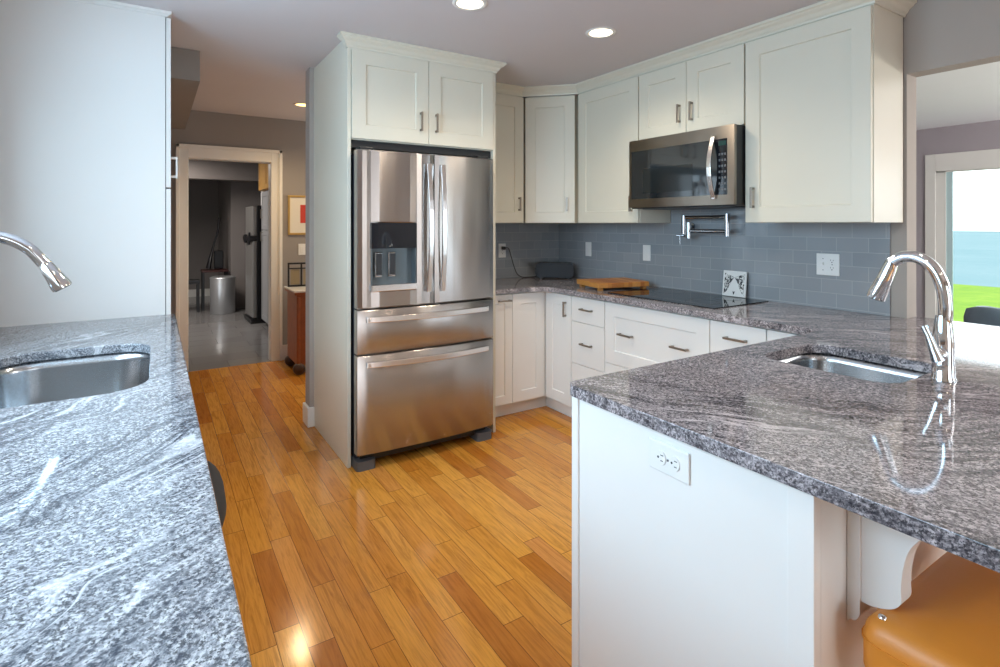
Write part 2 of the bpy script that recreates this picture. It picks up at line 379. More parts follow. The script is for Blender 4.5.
# hall wall with the cased doorway to the far room
wh = MB(); wh.box(-.72, .245, HY, HY+.12, 0, CE); wh.box(.975, 3.2, HY, HY+.12, 0, CE); wh.box(.245, .975, HY, HY+.12, 1.985, CE)
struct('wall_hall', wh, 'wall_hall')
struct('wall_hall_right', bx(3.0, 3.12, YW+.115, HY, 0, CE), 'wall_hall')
cs = MB()
for a, b in ((.155, .252), (.966, 1.070)):
    cs.box(a, b, HY-.018, HY, 0, 2.10)
    cs.box(a if a < .5 else b-.03, a+.03 if a < .5 else b, HY-.03, HY-.018, 0, 2.10)
cs.box(.252, .966, HY-.018, HY, 1.978, 2.10); cs.box(.155, 1.070, HY-.03, HY-.018, 2.07, 2.10)
cs.box(.245, .257, HY, HY+.12, 0, 1.985); cs.box(.963, .975, HY, HY+.12, 0, 1.985); cs.box(.257, .963, HY, HY+.12, 1.973, 1.985)
struct('trim_2', cs, 'trim', bevel=.003)
struct('baseboard_hall', bx(1.072, 3.0, HY-.018, HY, 0, .15), 'trim', bevel=.004)
struct('trim_3', bx(-.62, .229, YW+.006, HY-.001, 2.235, CE-.001), 'wall_hall')
# far room
FY = 11.6
struct('floor_far_room', bx(-2.0, 2.3, HY, FY+.1, -.05, .002), 'farfloor')
fw = MB(); fw.box(-2.0, 2.3, FY, FY+.1, 0, CE); fw.box(-2.1, -2.0, HY, FY, 0, CE); fw.box(2.3, 2.4, HY, FY, 0, CE)
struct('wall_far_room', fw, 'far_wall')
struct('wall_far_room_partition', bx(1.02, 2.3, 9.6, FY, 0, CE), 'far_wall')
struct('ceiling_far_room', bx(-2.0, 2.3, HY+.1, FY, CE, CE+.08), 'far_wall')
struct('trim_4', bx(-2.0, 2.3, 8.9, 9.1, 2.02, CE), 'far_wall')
struct('baseboard_far_room', bx(-2.0, 1.0, FY-.02, FY, 0, .14), 'trim')

# ------------------------------------------------------------------ outdoors
g = struct('ground_lawn', bx(7.4, 26, -30, 30, -1.05, -.95), 'grass', 'green lawn sloping to the sea outside the glass door')
struct('ground_water', bx(26, 430, -420, 420, -3.05, -2.95), 'water', 'pale blue sea beyond the lawn')
struct('ground_bank', MB().prism([(26, -1.05), (26, -.97), (32, -2.96), (32, -3.1)], -30, 30, 'y'), 'grass')
M['paving'] = plain('garden_paving', (.30, .29, .28), .9, var=.1)
struct('ground_garden', bx(-40, 7.3, -40, -3.3, -.4, -.3), 'paving')
struct('ground_side', bx(-40, -.8, -3.3, 40, -.4, -.3), 'paving')
for i, (x, y, r) in enumerate(((-7, -9.5, 2.3), (-9, 1.5, 2.5), (-4.0, -13.5, 2.6))):
    t = thing('garden_tree', ('leafy tree seen only in the refrigerator reflections', 'leafy tree beside the left window garden', 'leafy tree far behind the rear windows')[i], 'tree', (x, y, -.35))
    MB().tube([(0, 0, 0), (0, 0, 2.4)], [.22, .15]).build('trunk', 'wooddk', t)
    m = MB()
    for k in range(26):
        a = random.uniform(0, 2*PI); q = random.uniform(.2, 1)*r*.7; z = 1.9+random.uniform(0, 1.5)*r*.8; rr = random.uniform(.35, .55)*r*.7
        m.lathe([(rr*math.sin(PI*j/6)+.001, -rr*math.cos(PI*j/6)) for j in range(7)], (q*math.cos(a), q*math.sin(a), z), 9)
    m.build('crown', 'leaf', t)

# ------------------------------------------------------------------ cabinet kit
def panel_mb(x0, x1, z0, z1, y=0.0, th=.02, rail=.06, rec=.008, rz=None):
    """shaker door: front face at y, recessed centre"""
    rz = rz or rail; m = MB()
    A = [(x0, z0), (x1, z0), (x1, z1), (x0, z1)]; B = [(x0+rail, z0+rz), (x1-rail, z0+rz), (x1-rail, z1-rz), (x0+rail, z1-rz)]
    b2 = .004; D = [(x0+rail+b2, z0+rz+b2), (x1-rail-b2, z0+rz+b2), (x1-rail-b2, z1-rz-b2), (x0+rail+b2, z1-rz-b2)]
    e = .0015; A1 = [(x0+e, z0+e), (x1-e, z0+e), (x1-e, z1-e), (x0+e, z1-e)]
    R = [[(p[0], y+th, p[1]) for p in A], [(p[0], y+e, p[1]) for p in A], [(p[0], y, p[1]) for p in A1], [(p[0], y, p[1]) for p in B], [(p[0], y+rec, p[1]) for p in D]]
    m.rings(R, True, True, True, False); return m
def pull(parent, cx, cz, L, orient, y=0.0, mat='pull'):
    m = MB(); h = L/2; t = .0055
    if orient == 'v':
        m.box(cx-t, cx+t, y-.030, y-.022, cz-h, cz+h)
        for s in (-1, 1): m.box(cx-t, cx+t, y-.024, y, cz+s*(h-.008)-.006, cz+s*(h-.008)+.006)
    else:
        m.box(cx-h, cx+h, y-.030, y-.022, cz-t, cz+t)
        for s in (-1, 1): m.box(cx+s*(h-.008)-.006, cx+s*(h-.008)+.006, y-.024, y, cz-t, cz+t)
    return m.build('handle', mat, parent, .0012)
def front(parent, kind, x0, x1, z0, z1, handles=(), mat='cab', g=.0015, flat=False):
    rl = .082 if (kind == 'drawer' and x1-x0 > .6) else min(.080, (x1-x0)*.26)
    if flat:
        o = bx(x0+g, x1-g, 0, .02, z0+g, z1-g).build(kind, mat, parent, .0015)
    else:
        r = min(rl, (z1-z0)*.25); o = panel_mb(x0+g, x1-g, z0+g, z1-g, rail=rl, rz=r).build(kind, mat, parent)
    for (cx, cz, L, ori) in handles: pull(o, cx, cz, L, ori)
    return o
def face_frame(parent, w, depth, z0, z1, mat):
    return bx(0, w, .021, depth, z0, z1).build('body', mat, parent)
def crown_prof(): # (outward, z) from the cabinet face
    return [(0, 2.352), (.006, 2.352), (.008, 2.362), (.016, 2.370), (.024, 2.384), (.040, 2.396), (.044, 2.402), (.052, 2.406), (.052, CE-.001), (0, CE-.001)]
def crown_path(pts, outs, prof=None):
    """sweep the crown profile along plan points; outs = outward offset directions (mitred)"""
    m = MB(); R = []
    for (x, y), (ox, oy) in zip(pts, outs): R.append([(x+ox*u, y+oy*u, z) for u, z in (prof or crown_prof())])
    m.rings(R, True, True, True, False); return m

# ------------------------------------------------------------------ refrigerator surround cabinet
W = 1.88-.903
sr = thing('refrigerator_cabinet', 'tall white cabinet surround boxing in the stainless refrigerator', 'cabinet', (.903, 2.9935, 0))
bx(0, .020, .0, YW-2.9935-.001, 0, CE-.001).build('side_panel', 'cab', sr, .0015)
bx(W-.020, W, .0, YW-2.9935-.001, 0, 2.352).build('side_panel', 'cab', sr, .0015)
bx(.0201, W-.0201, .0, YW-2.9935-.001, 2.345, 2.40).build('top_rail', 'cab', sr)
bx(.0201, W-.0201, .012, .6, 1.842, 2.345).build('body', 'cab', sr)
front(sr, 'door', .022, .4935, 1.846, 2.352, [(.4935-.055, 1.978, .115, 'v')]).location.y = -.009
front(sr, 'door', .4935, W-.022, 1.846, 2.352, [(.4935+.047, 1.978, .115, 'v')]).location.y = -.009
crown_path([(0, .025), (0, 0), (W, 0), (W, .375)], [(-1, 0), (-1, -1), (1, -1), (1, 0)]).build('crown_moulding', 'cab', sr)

bx(.0201, W-.0201, .03, .05, 1.800, 1.8415).build('gap_shade_strip', 'black', sr)  # black strip drawn in for the shade between cabinet doors and refrigerator top
# ------------------------------------------------------------------ refrigerator
fx0, fx1, fy = .931, 1.806, 2.899
fr = thing('refrigerator', 'stainless french door refrigerator with ice dispenser and two bottom drawers', 'refrigerator', (fx0, fy, 0))
FW = fx1-fx0
bx(.006, FW-.006, .075, .80, .055, 1.760).build('body', 'dark', fr, .004)
def bulge(x): u = (x/FW)*2-1; return -.020*(1-u*u)+.0
def curved(x0, x1, z0, z1, th=.065, n=14, holes=None):
    m = MB(); R = []; e = .006
    for i in range(n+1):
        x = x0+(x1-x0)*i/n; y = bulge(x); c = e if i in (0, n) else 0
        R.append([(x, .065, z0), (x, .065, z1), (x, y+e, z1), (x, y+c, z1-e), (x, y+c, z0+e), (x, y+e, z0)])
    m.rings(R, True, True, True, False)
    for k in range(len(m.f)):
        f = m.f[k]
        m.sm[k] = len(f) == 4
    return m
xs = 1.384-fx0
# dispenser niche in the left door: door built in pieces around it as one mesh
dx0, dx1, dz0, dz1 = 1.006-fx0, 1.275-fx0, .990, 1.372
m = MB()
for a, b, c, dd, n in ((0, dx0, .897, 1.775, 3), (dx1, xs-.003, .897, 1.775, 4), (dx0, dx1, .897, dz0, 6), (dx0, dx1, dz1, 1.775, 6)):
    q = curved(a, b, c, dd, n=n); m.add(q.v, q.f, False)
# smooth only the front faces by rebuilding flat; bulge segments are fine
ld = m.build('door', 'steel', fr); 
rd = curved(xs+.003, FW, .897, 1.775).build('door', 'steel', fr)
for o in (ld, rd):
    for p in o.data.polygons: p.use_smooth = False
d1 = curved(0, FW, .645, .889, n=20).build('drawer', 'steel', fr); d2 = curved(0, FW, .090, .637, n=20).build('drawer', 'steel', fr)
# dispenser
yb = bulge((dx0+dx1)/2)
disp = bx(dx0, dx1, yb+.006, .06, 1.228, dz1).build('dispenser_panel', 'glassblk', fr)
n2 = MB(); n2.box(dx0, dx1, .052, .06, dz0+.03, 1.228); n2.box(dx0, dx0+.006, yb+.01, .06, dz0, 1.228); n2.box(dx1-.006, dx1, yb+.01, .06, dz0, 1.228)
n2.build('dispenser_recess', plain('dispenser_grey', (.10, .12, .13), .25, .3), fr)
bx(dx0, dx1, yb-.004, .058, dz0-.002, dz0+.034).build('drip_tray', 'steelh', fr, .003)
for cx in (dx0+.055, dx0+.135):
    p = bx(cx-.022, cx+.022, .030, .050, 1.065, 1.205).build('dispenser_paddle', 'chrome', fr, .004)
    bx(cx-.015, cx+.017, .022, .0305, 1.078, 1.198).build('paddle_pad', 'black', p)
def vhandle(parent, x, z0, z1, bow):
    m = MB(); P = []; n = 14; R = []
    for i in range(n+1):
        t = i/n; z = z0+(z1-z0)*t; s = math.sin(PI*t); y = bulge(x)-.030-.028*s
        xx = x+bow*(s-1)*1.0
        R.append([(xx-.014, y, z), (xx+.014, y, z), (xx+.014, y+.016, z), (xx-.014, y+.016, z)])
    m.rings(R, True, True, True, False)
    for z in (z0+.02, z1-.02): m.box(x-bow-.009, x-bow+.009, bulge(x)-.030, bulge(x)+.01, z-.018, z+.018)
    return m.build('handle', 'steelh', parent, .003)
vhandle(ld, xs-.042, .972, 1.715, .004); vhandle(rd, xs+.042, .972, 1.712, -.004)
def hhandle(parent, z, x0, x1):
    m = MB(); n = 20; R = []
    for i in range(n+1):
        t = i/n; x = x0+(x1-x0)*t; s = math.sin(PI*t); y = bulge(x)-.026-.026*s; zz = z
        R.append([(x, y, zz-.016), (x, y, zz+.016), (x, y+.014, zz+.016), (x, y+.014, zz-.016)])
    m.rings(R, True, True, True, False)
    for x in (x0+.02, x1-.02): m.box(x-.016, x+.016, bulge(x)-.028, bulge(x)+.01, z-.010, z+.010)
    return m.build('handle', 'steelh', parent, .003)
hhandle(d1, .838, .045, FW-.055); hhandle(d2, .590, .045, FW-.055)
bx(.03, FW-.03, .055, .40, .035, .088).build('base_grille', 'black', fr)
for x in (.0, FW-.11): MB().prism(rrect(x, x+.11, .012, .14, .02, 4), 0, .052).build('leveling_foot', 'rubber', fr, .006)
for x in (.02, FW-.10): bx(x, x+.08, .03, .11, 1.776, 1.795).build('hinge_cover', 'black', fr, .004)

# ------------------------------------------------------------------ upper cabinets
UB, UT = 1.372, 2.352
# back upper, beside the refrigerator surround
u = thing('upper_cabinet', 'narrow white upper cabinet between refrigerator surround and diagonal corner cabinet', 'cabinet', (1.882, 3.417, 0))
w_ = 2.408-1.882
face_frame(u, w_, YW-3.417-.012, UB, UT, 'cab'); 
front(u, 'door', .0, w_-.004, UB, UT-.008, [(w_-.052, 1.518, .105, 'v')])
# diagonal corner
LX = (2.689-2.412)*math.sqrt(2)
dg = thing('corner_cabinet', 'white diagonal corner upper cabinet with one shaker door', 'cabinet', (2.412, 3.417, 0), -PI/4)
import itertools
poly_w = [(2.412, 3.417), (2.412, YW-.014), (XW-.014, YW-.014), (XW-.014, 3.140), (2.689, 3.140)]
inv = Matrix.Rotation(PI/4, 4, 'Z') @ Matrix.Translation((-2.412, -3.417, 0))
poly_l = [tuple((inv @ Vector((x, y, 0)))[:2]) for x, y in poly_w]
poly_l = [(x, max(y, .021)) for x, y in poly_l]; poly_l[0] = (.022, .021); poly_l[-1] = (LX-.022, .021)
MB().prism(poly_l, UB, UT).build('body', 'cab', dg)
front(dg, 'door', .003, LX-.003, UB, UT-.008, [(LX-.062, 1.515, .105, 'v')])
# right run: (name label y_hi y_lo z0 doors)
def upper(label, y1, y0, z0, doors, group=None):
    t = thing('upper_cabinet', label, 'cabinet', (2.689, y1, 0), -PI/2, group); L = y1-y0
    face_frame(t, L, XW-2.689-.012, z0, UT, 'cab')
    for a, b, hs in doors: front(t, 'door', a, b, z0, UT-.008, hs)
    return t
a = upper('tall white upper cabinet left of the microwave, single shaker door', 3.118, 2.508, UB, [(0.008, .608, [(.555, 1.50, .105, 'v')])])
b = upper('short two-door white cabinet directly above the microwave', 2.506, 1.746, 1.905, [(.002, .379, [(.379-.045, 2.035, .112, 'v')]), (.379, .758, [(.379+.045, 2.035, .112, 'v')])])
c = upper('largest white upper cabinet, at the right end beside the opening', 1.744, 1.130, UB, [(.002, .612, [(.052, 1.505, .112, 'v')])])
k = .414
tag(crown_path([(1.884, 3.437), (2.404, 3.437), (2.709, 3.132), (2.709, 1.130), (XW-.002, 1.130)], [(0, -1), (-k, -1), (-1, -k), (-1, -1), (0, -1)]).build('crown_moulding', 'cab'),
    'white crown moulding running along the top of the upper cabinets', 'moulding')

# ------------------------------------------------------------------ base cabinets
BT = .882; BD = .105
# back wall run
t = thing('base_cabinet', 'white base cabinet beside the refrigerator with narrow pullout and corner door', 'cabinet', (1.883, 3.143, 0))
L = 2.399-1.883
face_frame(t, L+.02, YW-3.143-.002, BD, BT-.001, 'cabw'); bx(0, L+.07, .078, .10, 0, BD).build('toe_kick', 'trim', t); bx(L-.001, L+.075, .079, .10, 0, BD).build('toe_kick', 'trim', t) if 0 else None; bx(L+.001, L+.05, .004, .021, BD, BT-.001).build('corner_filler', 'cabw', t)
front(t, 'door', 0, .232, BD, BT-.008, [(.16, BT-.052, .10, 'h')], 'cabw'); front(t, 'door', .232, L, BD, BT-.008, [], 'cabw')
def base(label, y1, y0, fronts):
    t = thing('base_cabinet', label, 'cabinet', (2.399, y1, 0), -PI/2); L = y1-y0
    face_frame(t, L, XW-2.399-.002, BD, BT-.001, 'cabw'); bx(-(.092 if y1 > 3.1 else 0), L, .072, .095, 0, BD).build('toe_kick', 'trim', t)
    for kind, x0, x1, z0, z1, hs, fl in fronts: front(t, kind, x0, x1, z0, z1, hs, 'cabw', flat=fl)
    return t
base('white base cabinet in the corner with one tall door and vertical pull', 3.146, 2.846, [('door', .012, .300, BD, BT-.008, [(.245, .775, .105, 'v')], False)])
base('white three-drawer base cabinet left of the cooktop drawers', 2.844, 2.522, [('drawer', 0, .322, .704, BT-.008, [(.161, .797, .11, 'h')], True), ('drawer', 0, .322, .420, .704, [(.161, .566, .105, 'h')], True), ('drawer', 0, .322, BD, .420, [(.161, .30, .115, 'h')], True)])
base('wide white drawer base cabinet beneath the black cooktop', 2.520, 1.752, [('drawer', 0, .768, .492, BT-.008, [(.188, .692, .112, 'h'), (.768-.182, .692, .112, 'h')], False), ('drawer', 0, .768, BD, .492, [(.384, .35, .125, 'h')], False)])
base('white base cabinet right of the wide cooktop drawers, one top drawer', 1.750, 1.447, [('drawer', 0, .303, .704, BT-.008, [(.151, .80, .118, 'h')], True), ('door', 0, .303, BD, .704, [], False)])
t = base('white blind base cabinet where the right run meets the peninsula', 1.445, 1.200, [('door', 0, .243, BD, BT-.008, [], True)])

# ------------------------------------------------------------------ counters
CT, CB = .915, .883
def fil(cx, cy_, r, a0, a1, n=8): return [(cx+r*math.cos(math.radians(a0+(a1-a0)*i/n)), cy_+r*math.sin(math.radians(a0+(a1-a0)*i/n))) for i in range(n+1)]
pen = [(1.882, YW-.001), (1.882, 3.112), (2.21, 3.112), (2.262, 3.104), (2.315, 3.078), (2.350, 3.040), (2.366, 2.995), (2.371, 2.94)]
r = .07; pen += [(2.371, 1.190+r)] + [(2.371-r+r*math.cos(math.radians(-90*i/6)), 1.190+r+r*math.sin(math.radians(-90*i/6))) for i in range(1, 6)] + [(2.371-r, 1.190)]
r = .035; pen += [(.980+r-r*math.sin(math.radians(90*i/6)), 1.190-r+r*math.cos(math.radians(90*i/6))) for i in range(7)]
pen += [(.980, .12), (3.122, .12), (3.122, 1.116), (XW-.002, 1.116), (XW-.002, YW-.001)]
pen = [p for i, p in enumerate(pen) if i == 0 or (abs(p[0]-pen[i-1][0])+abs(p[1]-pen[i-1][1])) > 1e-4]
shole = rrect(1.725, 2.105, .672, 1.078, .075)
tag(slab(pen, [shole], CB, CT).build('countertop', 'granite', None, .004), 'grey veined granite countertop wrapping the corner and covering the peninsula', 'countertop')
lhole = rrect(-.455, -.016, 1.765, 2.465, .12)
tag(slab([(-.618, -.9), (.0836, -.9), (.0836, 3.152), (-.618, 3.152)], [lhole], CB, CT).build('countertop', 'graniteL', None, .004), 'bluish grey granite countertop along the left side in the foreground', 'countertop')

def sink(label, x0, x1, y0, y1, r, depth, group=None):
    t = thing('sink', label, 'sink', ((x0+x1)/2, (y0+y1)/2, CB)); cx, cyy = t.location.x, t.location.y
    o = .006; m = MB(); R = []
    for ins, z in ((-o-.015, -.001), (-o, -.001), (-o+.002, -.03), (.008, -depth*.75), (.02, -depth*.93), (.05, -depth)):
        R.append([(x-cx, y-cyy, z) for x, y in rrect(x0+ins, x1-ins, y0+ins, y1-ins, max(r-ins*.5, .02))])
    m.rings(R, True, False, True, True)
    R2 = [[(px, py, pz-.002) for px, py, pz in q] for q in R]
    b = m.build('basin', 'sink', t); 
    MB().lathe([(.045, .001), (.043, .004), (.03, .004), (.028, .0)], (0, 0, -depth), 20).build('drain', 'chrome', t)
    return t
sink('undermount stainless prep sink set into the peninsula granite', 1.725, 2.105, .672, 1.078, .075, .17)
sink('large undermount stainless sink in the left foreground countertop', -.455, -.016, 1.765, 2.465, .12, .20)

# peninsula carcass
t = thing('peninsula_cabinet', 'white panelled peninsula base under the granite, near end facing camera', 'cabinet', (1.0, .51, 0))
L = 2.40-1.0; D = 1.177-.51
m = MB(); m.box(0, .018, .0, D, 0, BT-.001); m.build('end_panel', 'cabw', t, .001)
m = MB(); m.box(-.006, 0, 0, .048, 0, BT-.001); m.build('corner_stile', 'cabw', t, .001)
m = MB(); m.box(-.006, 0, D-.026, D, 0, BT-.001); m.build('corner_stile', 'cabw', t, .001)
m = MB(); m.box(.018, 1.99, 0, .018, 0, BT-.001); m.build('back_panel', 'cabw', t)
m = MB(); m.box(.018, 1.39, D-.04, D-.021, BD, BT-.001); m.box(.018, 1.39, .02, D-.04, BD, BD+.018); m.build('body', 'cabw', t)
bx(.018, 1.33, D-.10, D-.085, 0, BD).build('toe_kick', 'trim', t)
def rfront(x0, x1):
    o = panel_mb(-x1, -x0, BD, BT-.008).build('door', 'cabw', t); o.rotation_euler.z = PI; o.location = (0, D, 0); pull(o, -x1+.05, .76, .105, 'v')
for a_, b_ in ((.03, .36), (.36, .69), (.69, 1.02), (1.02, 1.35)): rfront(a_, b_)
# corbel with backing board
cb = thing('corbel', 'white scrolled wooden corbel bracket under the peninsula overhang', 'bracket', (1.117, .509, 0))
prof = [(0, BT-.001), (-.24, BT-.001), (-.24, .868)]
prof = [(-.022, .8815), (-.235, .8815), (-.235, .862), (-.190, .858), (-.150, .845), (-.118, .822), (-.098, .793), (-.088, .758), (-.085, .722), (-.086, .690), (-.078, .676), (-.060, .664), (-.040, .657), (-.022, .656)]
prof = prof[:2]+[(-.235, .860)]+[tuple(p[1:]) for p in spline([(0, a_, b_) for a_, b_ in ((-.235, .862), (-.190, .858), (-.150, .845), (-.118, .820), (-.098, .788), (-.089, .750), (-.086, .715), (-.086, .690), (-.076, .674), (-.058, .663), (-.040, .657), (-.022, .656))], 4)][1:]
MB().prism(prof, 0, .042, 'x').build('bracket', 'cabw', cb, .002)
MB().prism([(0, .8815), (-.022, .8815), (-.022, .632), (-.018, .622), (-.012, .616), (-.006, .616), (-.002, .610), (0, .608)], -.006, .050, 'x').build('back_plate', 'cabw', cb, .002)

# ------------------------------------------------------------------ pantry (left)
pt = thing('pantry_cabinet', 'tall white pantry cabinet whose side panel rises behind the left sink', 'cabinet', (.044, 3.154, 0), PI/2)
# local x -> world +Y, local y -> world -X
PD = .66; PW = .590
bx(0, PW, .0025, PD, 0.0, 2.396).build('body', 'pantry', pt)
bx(.006, PW, .0, .0025, 0.10, 2.392).build('gasket', 'dark', pt)
o = panel_mb(.004, PW-.004, 1.548, 2.392, y=-.021+.0).build('door', 'pantry', pt); pull(o, .045, 1.652, .11, 'v', -.021, 'white')
o = panel_mb(.004, PW-.004, .105, 1.540, y=-.021).build('door', 'pantry', pt)
crown_path([(PW, .0), (0, .0), (0, PD)], [(0, -1), (-1, -1), (-1, 0)], [(0, 2.396), (.008, 2.397), (.012, 2.402), (.022, 2.408), (.024, CE-.001), (0, CE-.001)]).build('crown_moulding', 'pantry', pt)

# left counter's cabinets (under the granite)
lt = thing('base_cabinet', 'white base cabinet run under the left foreground counter and sink', 'cabinet', (-.618, 1.66, 0))
YL = 3.13-1.66
m = MB(); m.box(0, .02, 0, YL, BD, BT-.001); m.box(.62, .64, 0, YL, BD, BT-.001); m.box(.02, .62, 0, .02, BD, BT-.001); m.box(.02, .62, .02, YL, BD, BD+.02); m.build('body', 'cabw', lt)
for k_ in range(3):
    o = panel_mb(.003+k_*.488, .485+k_*.488, BD, BT-.008).build('door', 'cabw', lt); o.rotation_euler.z = PI/2; o.location = (.661, 0, 0); pull(o, .05+k_*.488, .76, .105, 'v')
bx(.54, .56, 0, YL, 0, BD).build('toe_kick', 'trim', lt)
wp = bx(-.616, -.02, -.88, -.86, 0, CB-.001).build('support_panel', 'cabw'); tag(wp, 'white support panel under the near end of the left counter', 'panel')

# ------------------------------------------------------------------ faucets
def faucet(label, loc, rotz, path, head, lever_h, tr=.0175, hs=1.18):
    """local x = reach direction"""
    t = thing('faucet', label, 'faucet', loc, rotz)
    MB().lathe([(.031, 0), (.031, .004), (.028, .010), (.0265, .05), (.026, .085), (.0265, .11), (.023, .145), (.018, .185)], n=28).build('body', 'chrome', t)
    P = spline([(u, 0, z) for u, z in path], 8)
    MB().tube(P, tr, 16).build('spout', 'chrome', t)
    (u0, z0), (u1, z1) = head
    d = Vector((u1-u0, 0, z1-z0)); pts = [Vector((u0, 0, z0))+d*k_ for k_ in (0, .12, .16, .55, .85, 1)]
    h = MB().tube(pts, [q*hs for q in (.0150, .0155, .0165, .019, .0225, .0225)], 20).build('spray_head', 'chrome', t)
    e = Vector((u1, 0, z1)); MB().tube([e, e+d.normalized()*.003], .0185*hs, 16).build('nozzle', 'rubber', h)
    lv = MB(); lv.lathe([(.001, -.024), (.017, -.020), (.0185, 0), (.017, .014), (.001, .018)], n=16, mat=Matrix.Translation((0, .022, .075)) @ Matrix.Rotation(-PI/2, 4, 'X'))
    lv.tube([(0, .036, .060), (.008, .042, .09), (.020, .046, .130), (.030, .048, lever_h)], [.017, .0125, .0085, .0095], 12)
    lv.build('lever', 'chrome', t)
    return t
faucet('chrome gooseneck pull-down faucet behind the peninsula prep sink', (1.92, .622, CT), PI/2,
       [(0, .14), (-.006, .20), (0, .262), (.022, .318), (.058, .347), (.096, .350), (.128, .332)], [(.128, .333), (.173, .217)], .155)
faucet('chrome gooseneck faucet arching over the left sink', (-.535, 2.11, CT), 0,
       [(0, .14), (-.004, .25), (.008, .33), (.045, .39), (.100, .415), (.160, .410), (.215, .378), (.252, .330)], [(.252, .332), (.296, .255)], .155)

# ------------------------------------------------------------------ backsplash
m = MB(); m.box(1.882, XW-.012, YW-.012, YW-.001, CT+.0005, UB); 
tag(m.build('backsplash', 'tile_b'), 'blue-grey glass subway tile backsplash on the back wall', 'backsplash')
m = MB(); m.box(XW-.012, XW-.001, 1.185, YW-.0125, CT+.0005, UB); m.box(XW-.012, XW-.001, 1.747, 2.505, UB, 1.90)
tag(m.build('backsplash', 'tile_r'), 'blue-grey glass subway tile backsplash on the right wall under microwave', 'backsplash')

# ------------------------------------------------------------------ microwave
mw = thing('microwave', 'stainless over-the-range microwave under the short two-door cabinet', 'microwave', (2.600, 2.503, 1.458), -PI/2)
MWW = .756; MH = .442
bx(.002, MWW-.002, .022, .405, .006, MH-.001).build('body', 'black', mw, .003)
m = MB(); gx0, gx1, gz0, gz1 = .018, .712, .066, .372
m.box(0, MWW, 0, .02, gz1, MH); m.box(0, MWW, 0, .02, 0.012, gz0); m.box(0, gx0, 0, .02, gz0, gz1); m.box(.714, MWW, 0, .02, gz0, gz1)
dr = m.build('front_frame', 'steelmw', mw)
bx(gx0, .650, .002, .02, gz0, gz1).build('door_glass', 'mwglass', mw)
m = bx(.115, .49, .0012, .0022, .10, .255).build('viewing_window', plain('microwave_mesh', (.014, .018, .020), .07), mw)
cp = bx(.652, .714, .0015, .02, gz0, gz1).build('control_panel', 'glassblk', mw)
bx(.660, .707, .0005, .0018, .335, .360).build('display', plain('mw_display', (.015, .05, .045), .15), cp)
for r_ in range(7):
    for c_ in range(3):
        q = bx(.661+c_*.017, .671+c_*.017, .0008, .0018, .090+r_*.032, .102+r_*.032).build('button', plain('mw_button', (.12, .13, .14), .4) if (r_ == c_ == 0) else bpy.data.materials['mw_button'], cp)
R = []; m = MB()
for i in range(15):
    t_ = i/14; z = .045+.345*t_; s = math.sin(PI*t_); y = -.012-.040*s
    R.append([(.620, y, z), (.646, y, z), (.646, y+.010, z), (.620, y+.010, z)])
m.rings(R, True, True, True, False); m.box(.623, .643, -.014, .002, .045, .075); m.box(.623, .643, -.014, .002, .36, .39)
m.build('handle', 'steelh', mw, .002)
bx(.06, .70, .06, .34, .001, .007).build('vent_grille', 'rubber', mw)

M['nickel'] = plain('polished_nickel', (.42, .43, .45), .14, 1, var=.01)
# ------------------------------------------------------------------ pot filler
pf = thing('pot_filler', 'folding chrome pot filler faucet mounted on the tile below the microwave', 'faucet', (XW-.012, 2.335, 1.345), -PI/2)
# local x -> world -Y, local y -> +X ; wall at y=0, toward room = -y
MB().tube([(0, -.0005, 0), (0, -.010, 0)], .030, 20).build('flange', 'nickel', pf)
MB().tube([(0, -.008, 0), (0, -.075, 0)], .012, 12).build('valve_stem', 'nickel', pf)
a1 = MB(); a1.tube([(0, -.075, -.045), (0, -.075, .075)], .017, 14); a1.tube([(0, -.075, .062), (.325, -.085, .062)], .012, 12); a1.build('upper_arm', 'nickel', pf)
MB().tube([(.325, -.085, -.055), (.325, -.085, .082)], .016, 14).build('swivel_joint', 'nickel', pf)
a2 = MB(); a2.tube([(.325, -.085, -.025), (.075, -.115, -.025)], .012, 12); a2.tube([(.068, -.115, .03), (.068, -.115, -.072)], .016, 14); a2.build('lower_arm', 'nickel', pf)
lv = MB(); lv.tube([(.0, -.075, -.055), (-.045, -.10, -.055)], .007, 10); lv.tube([(-.005, -.11, -.052), (-.005, -.11, -.115)], .0035, 8); lv.tube([(.0, -.075, -.060), (.068, -.115, -.062)], .008, 10); lv.build('lever', 'nickel', pf)

# ------------------------------------------------------------------ cooktop
ck = thing('cooktop', 'black glass cooktop flush on the granite under the microwave', 'cooktop', (2.735, 2.185, CT))
MB().prism(rrect(-.255, .255, -.40, .40, .012, 4), .0, .006).build('glass_top', 'glassblk', ck, .0015)
ringm = plain('burner_ring', (.045, .045, .05), .25)
for x, y, r_ in ((-.11, -.22, .095), (.12, -.22, .075), (-.11, .21, .075), (.12, .21, .105)):
    MB().lathe([(r_-.002, .0061), (r_-.002, .0064), (r_, .0064), (r_, .0061)], (x, y, 0), 40, False, False).build('burner_ring', ringm, ck)

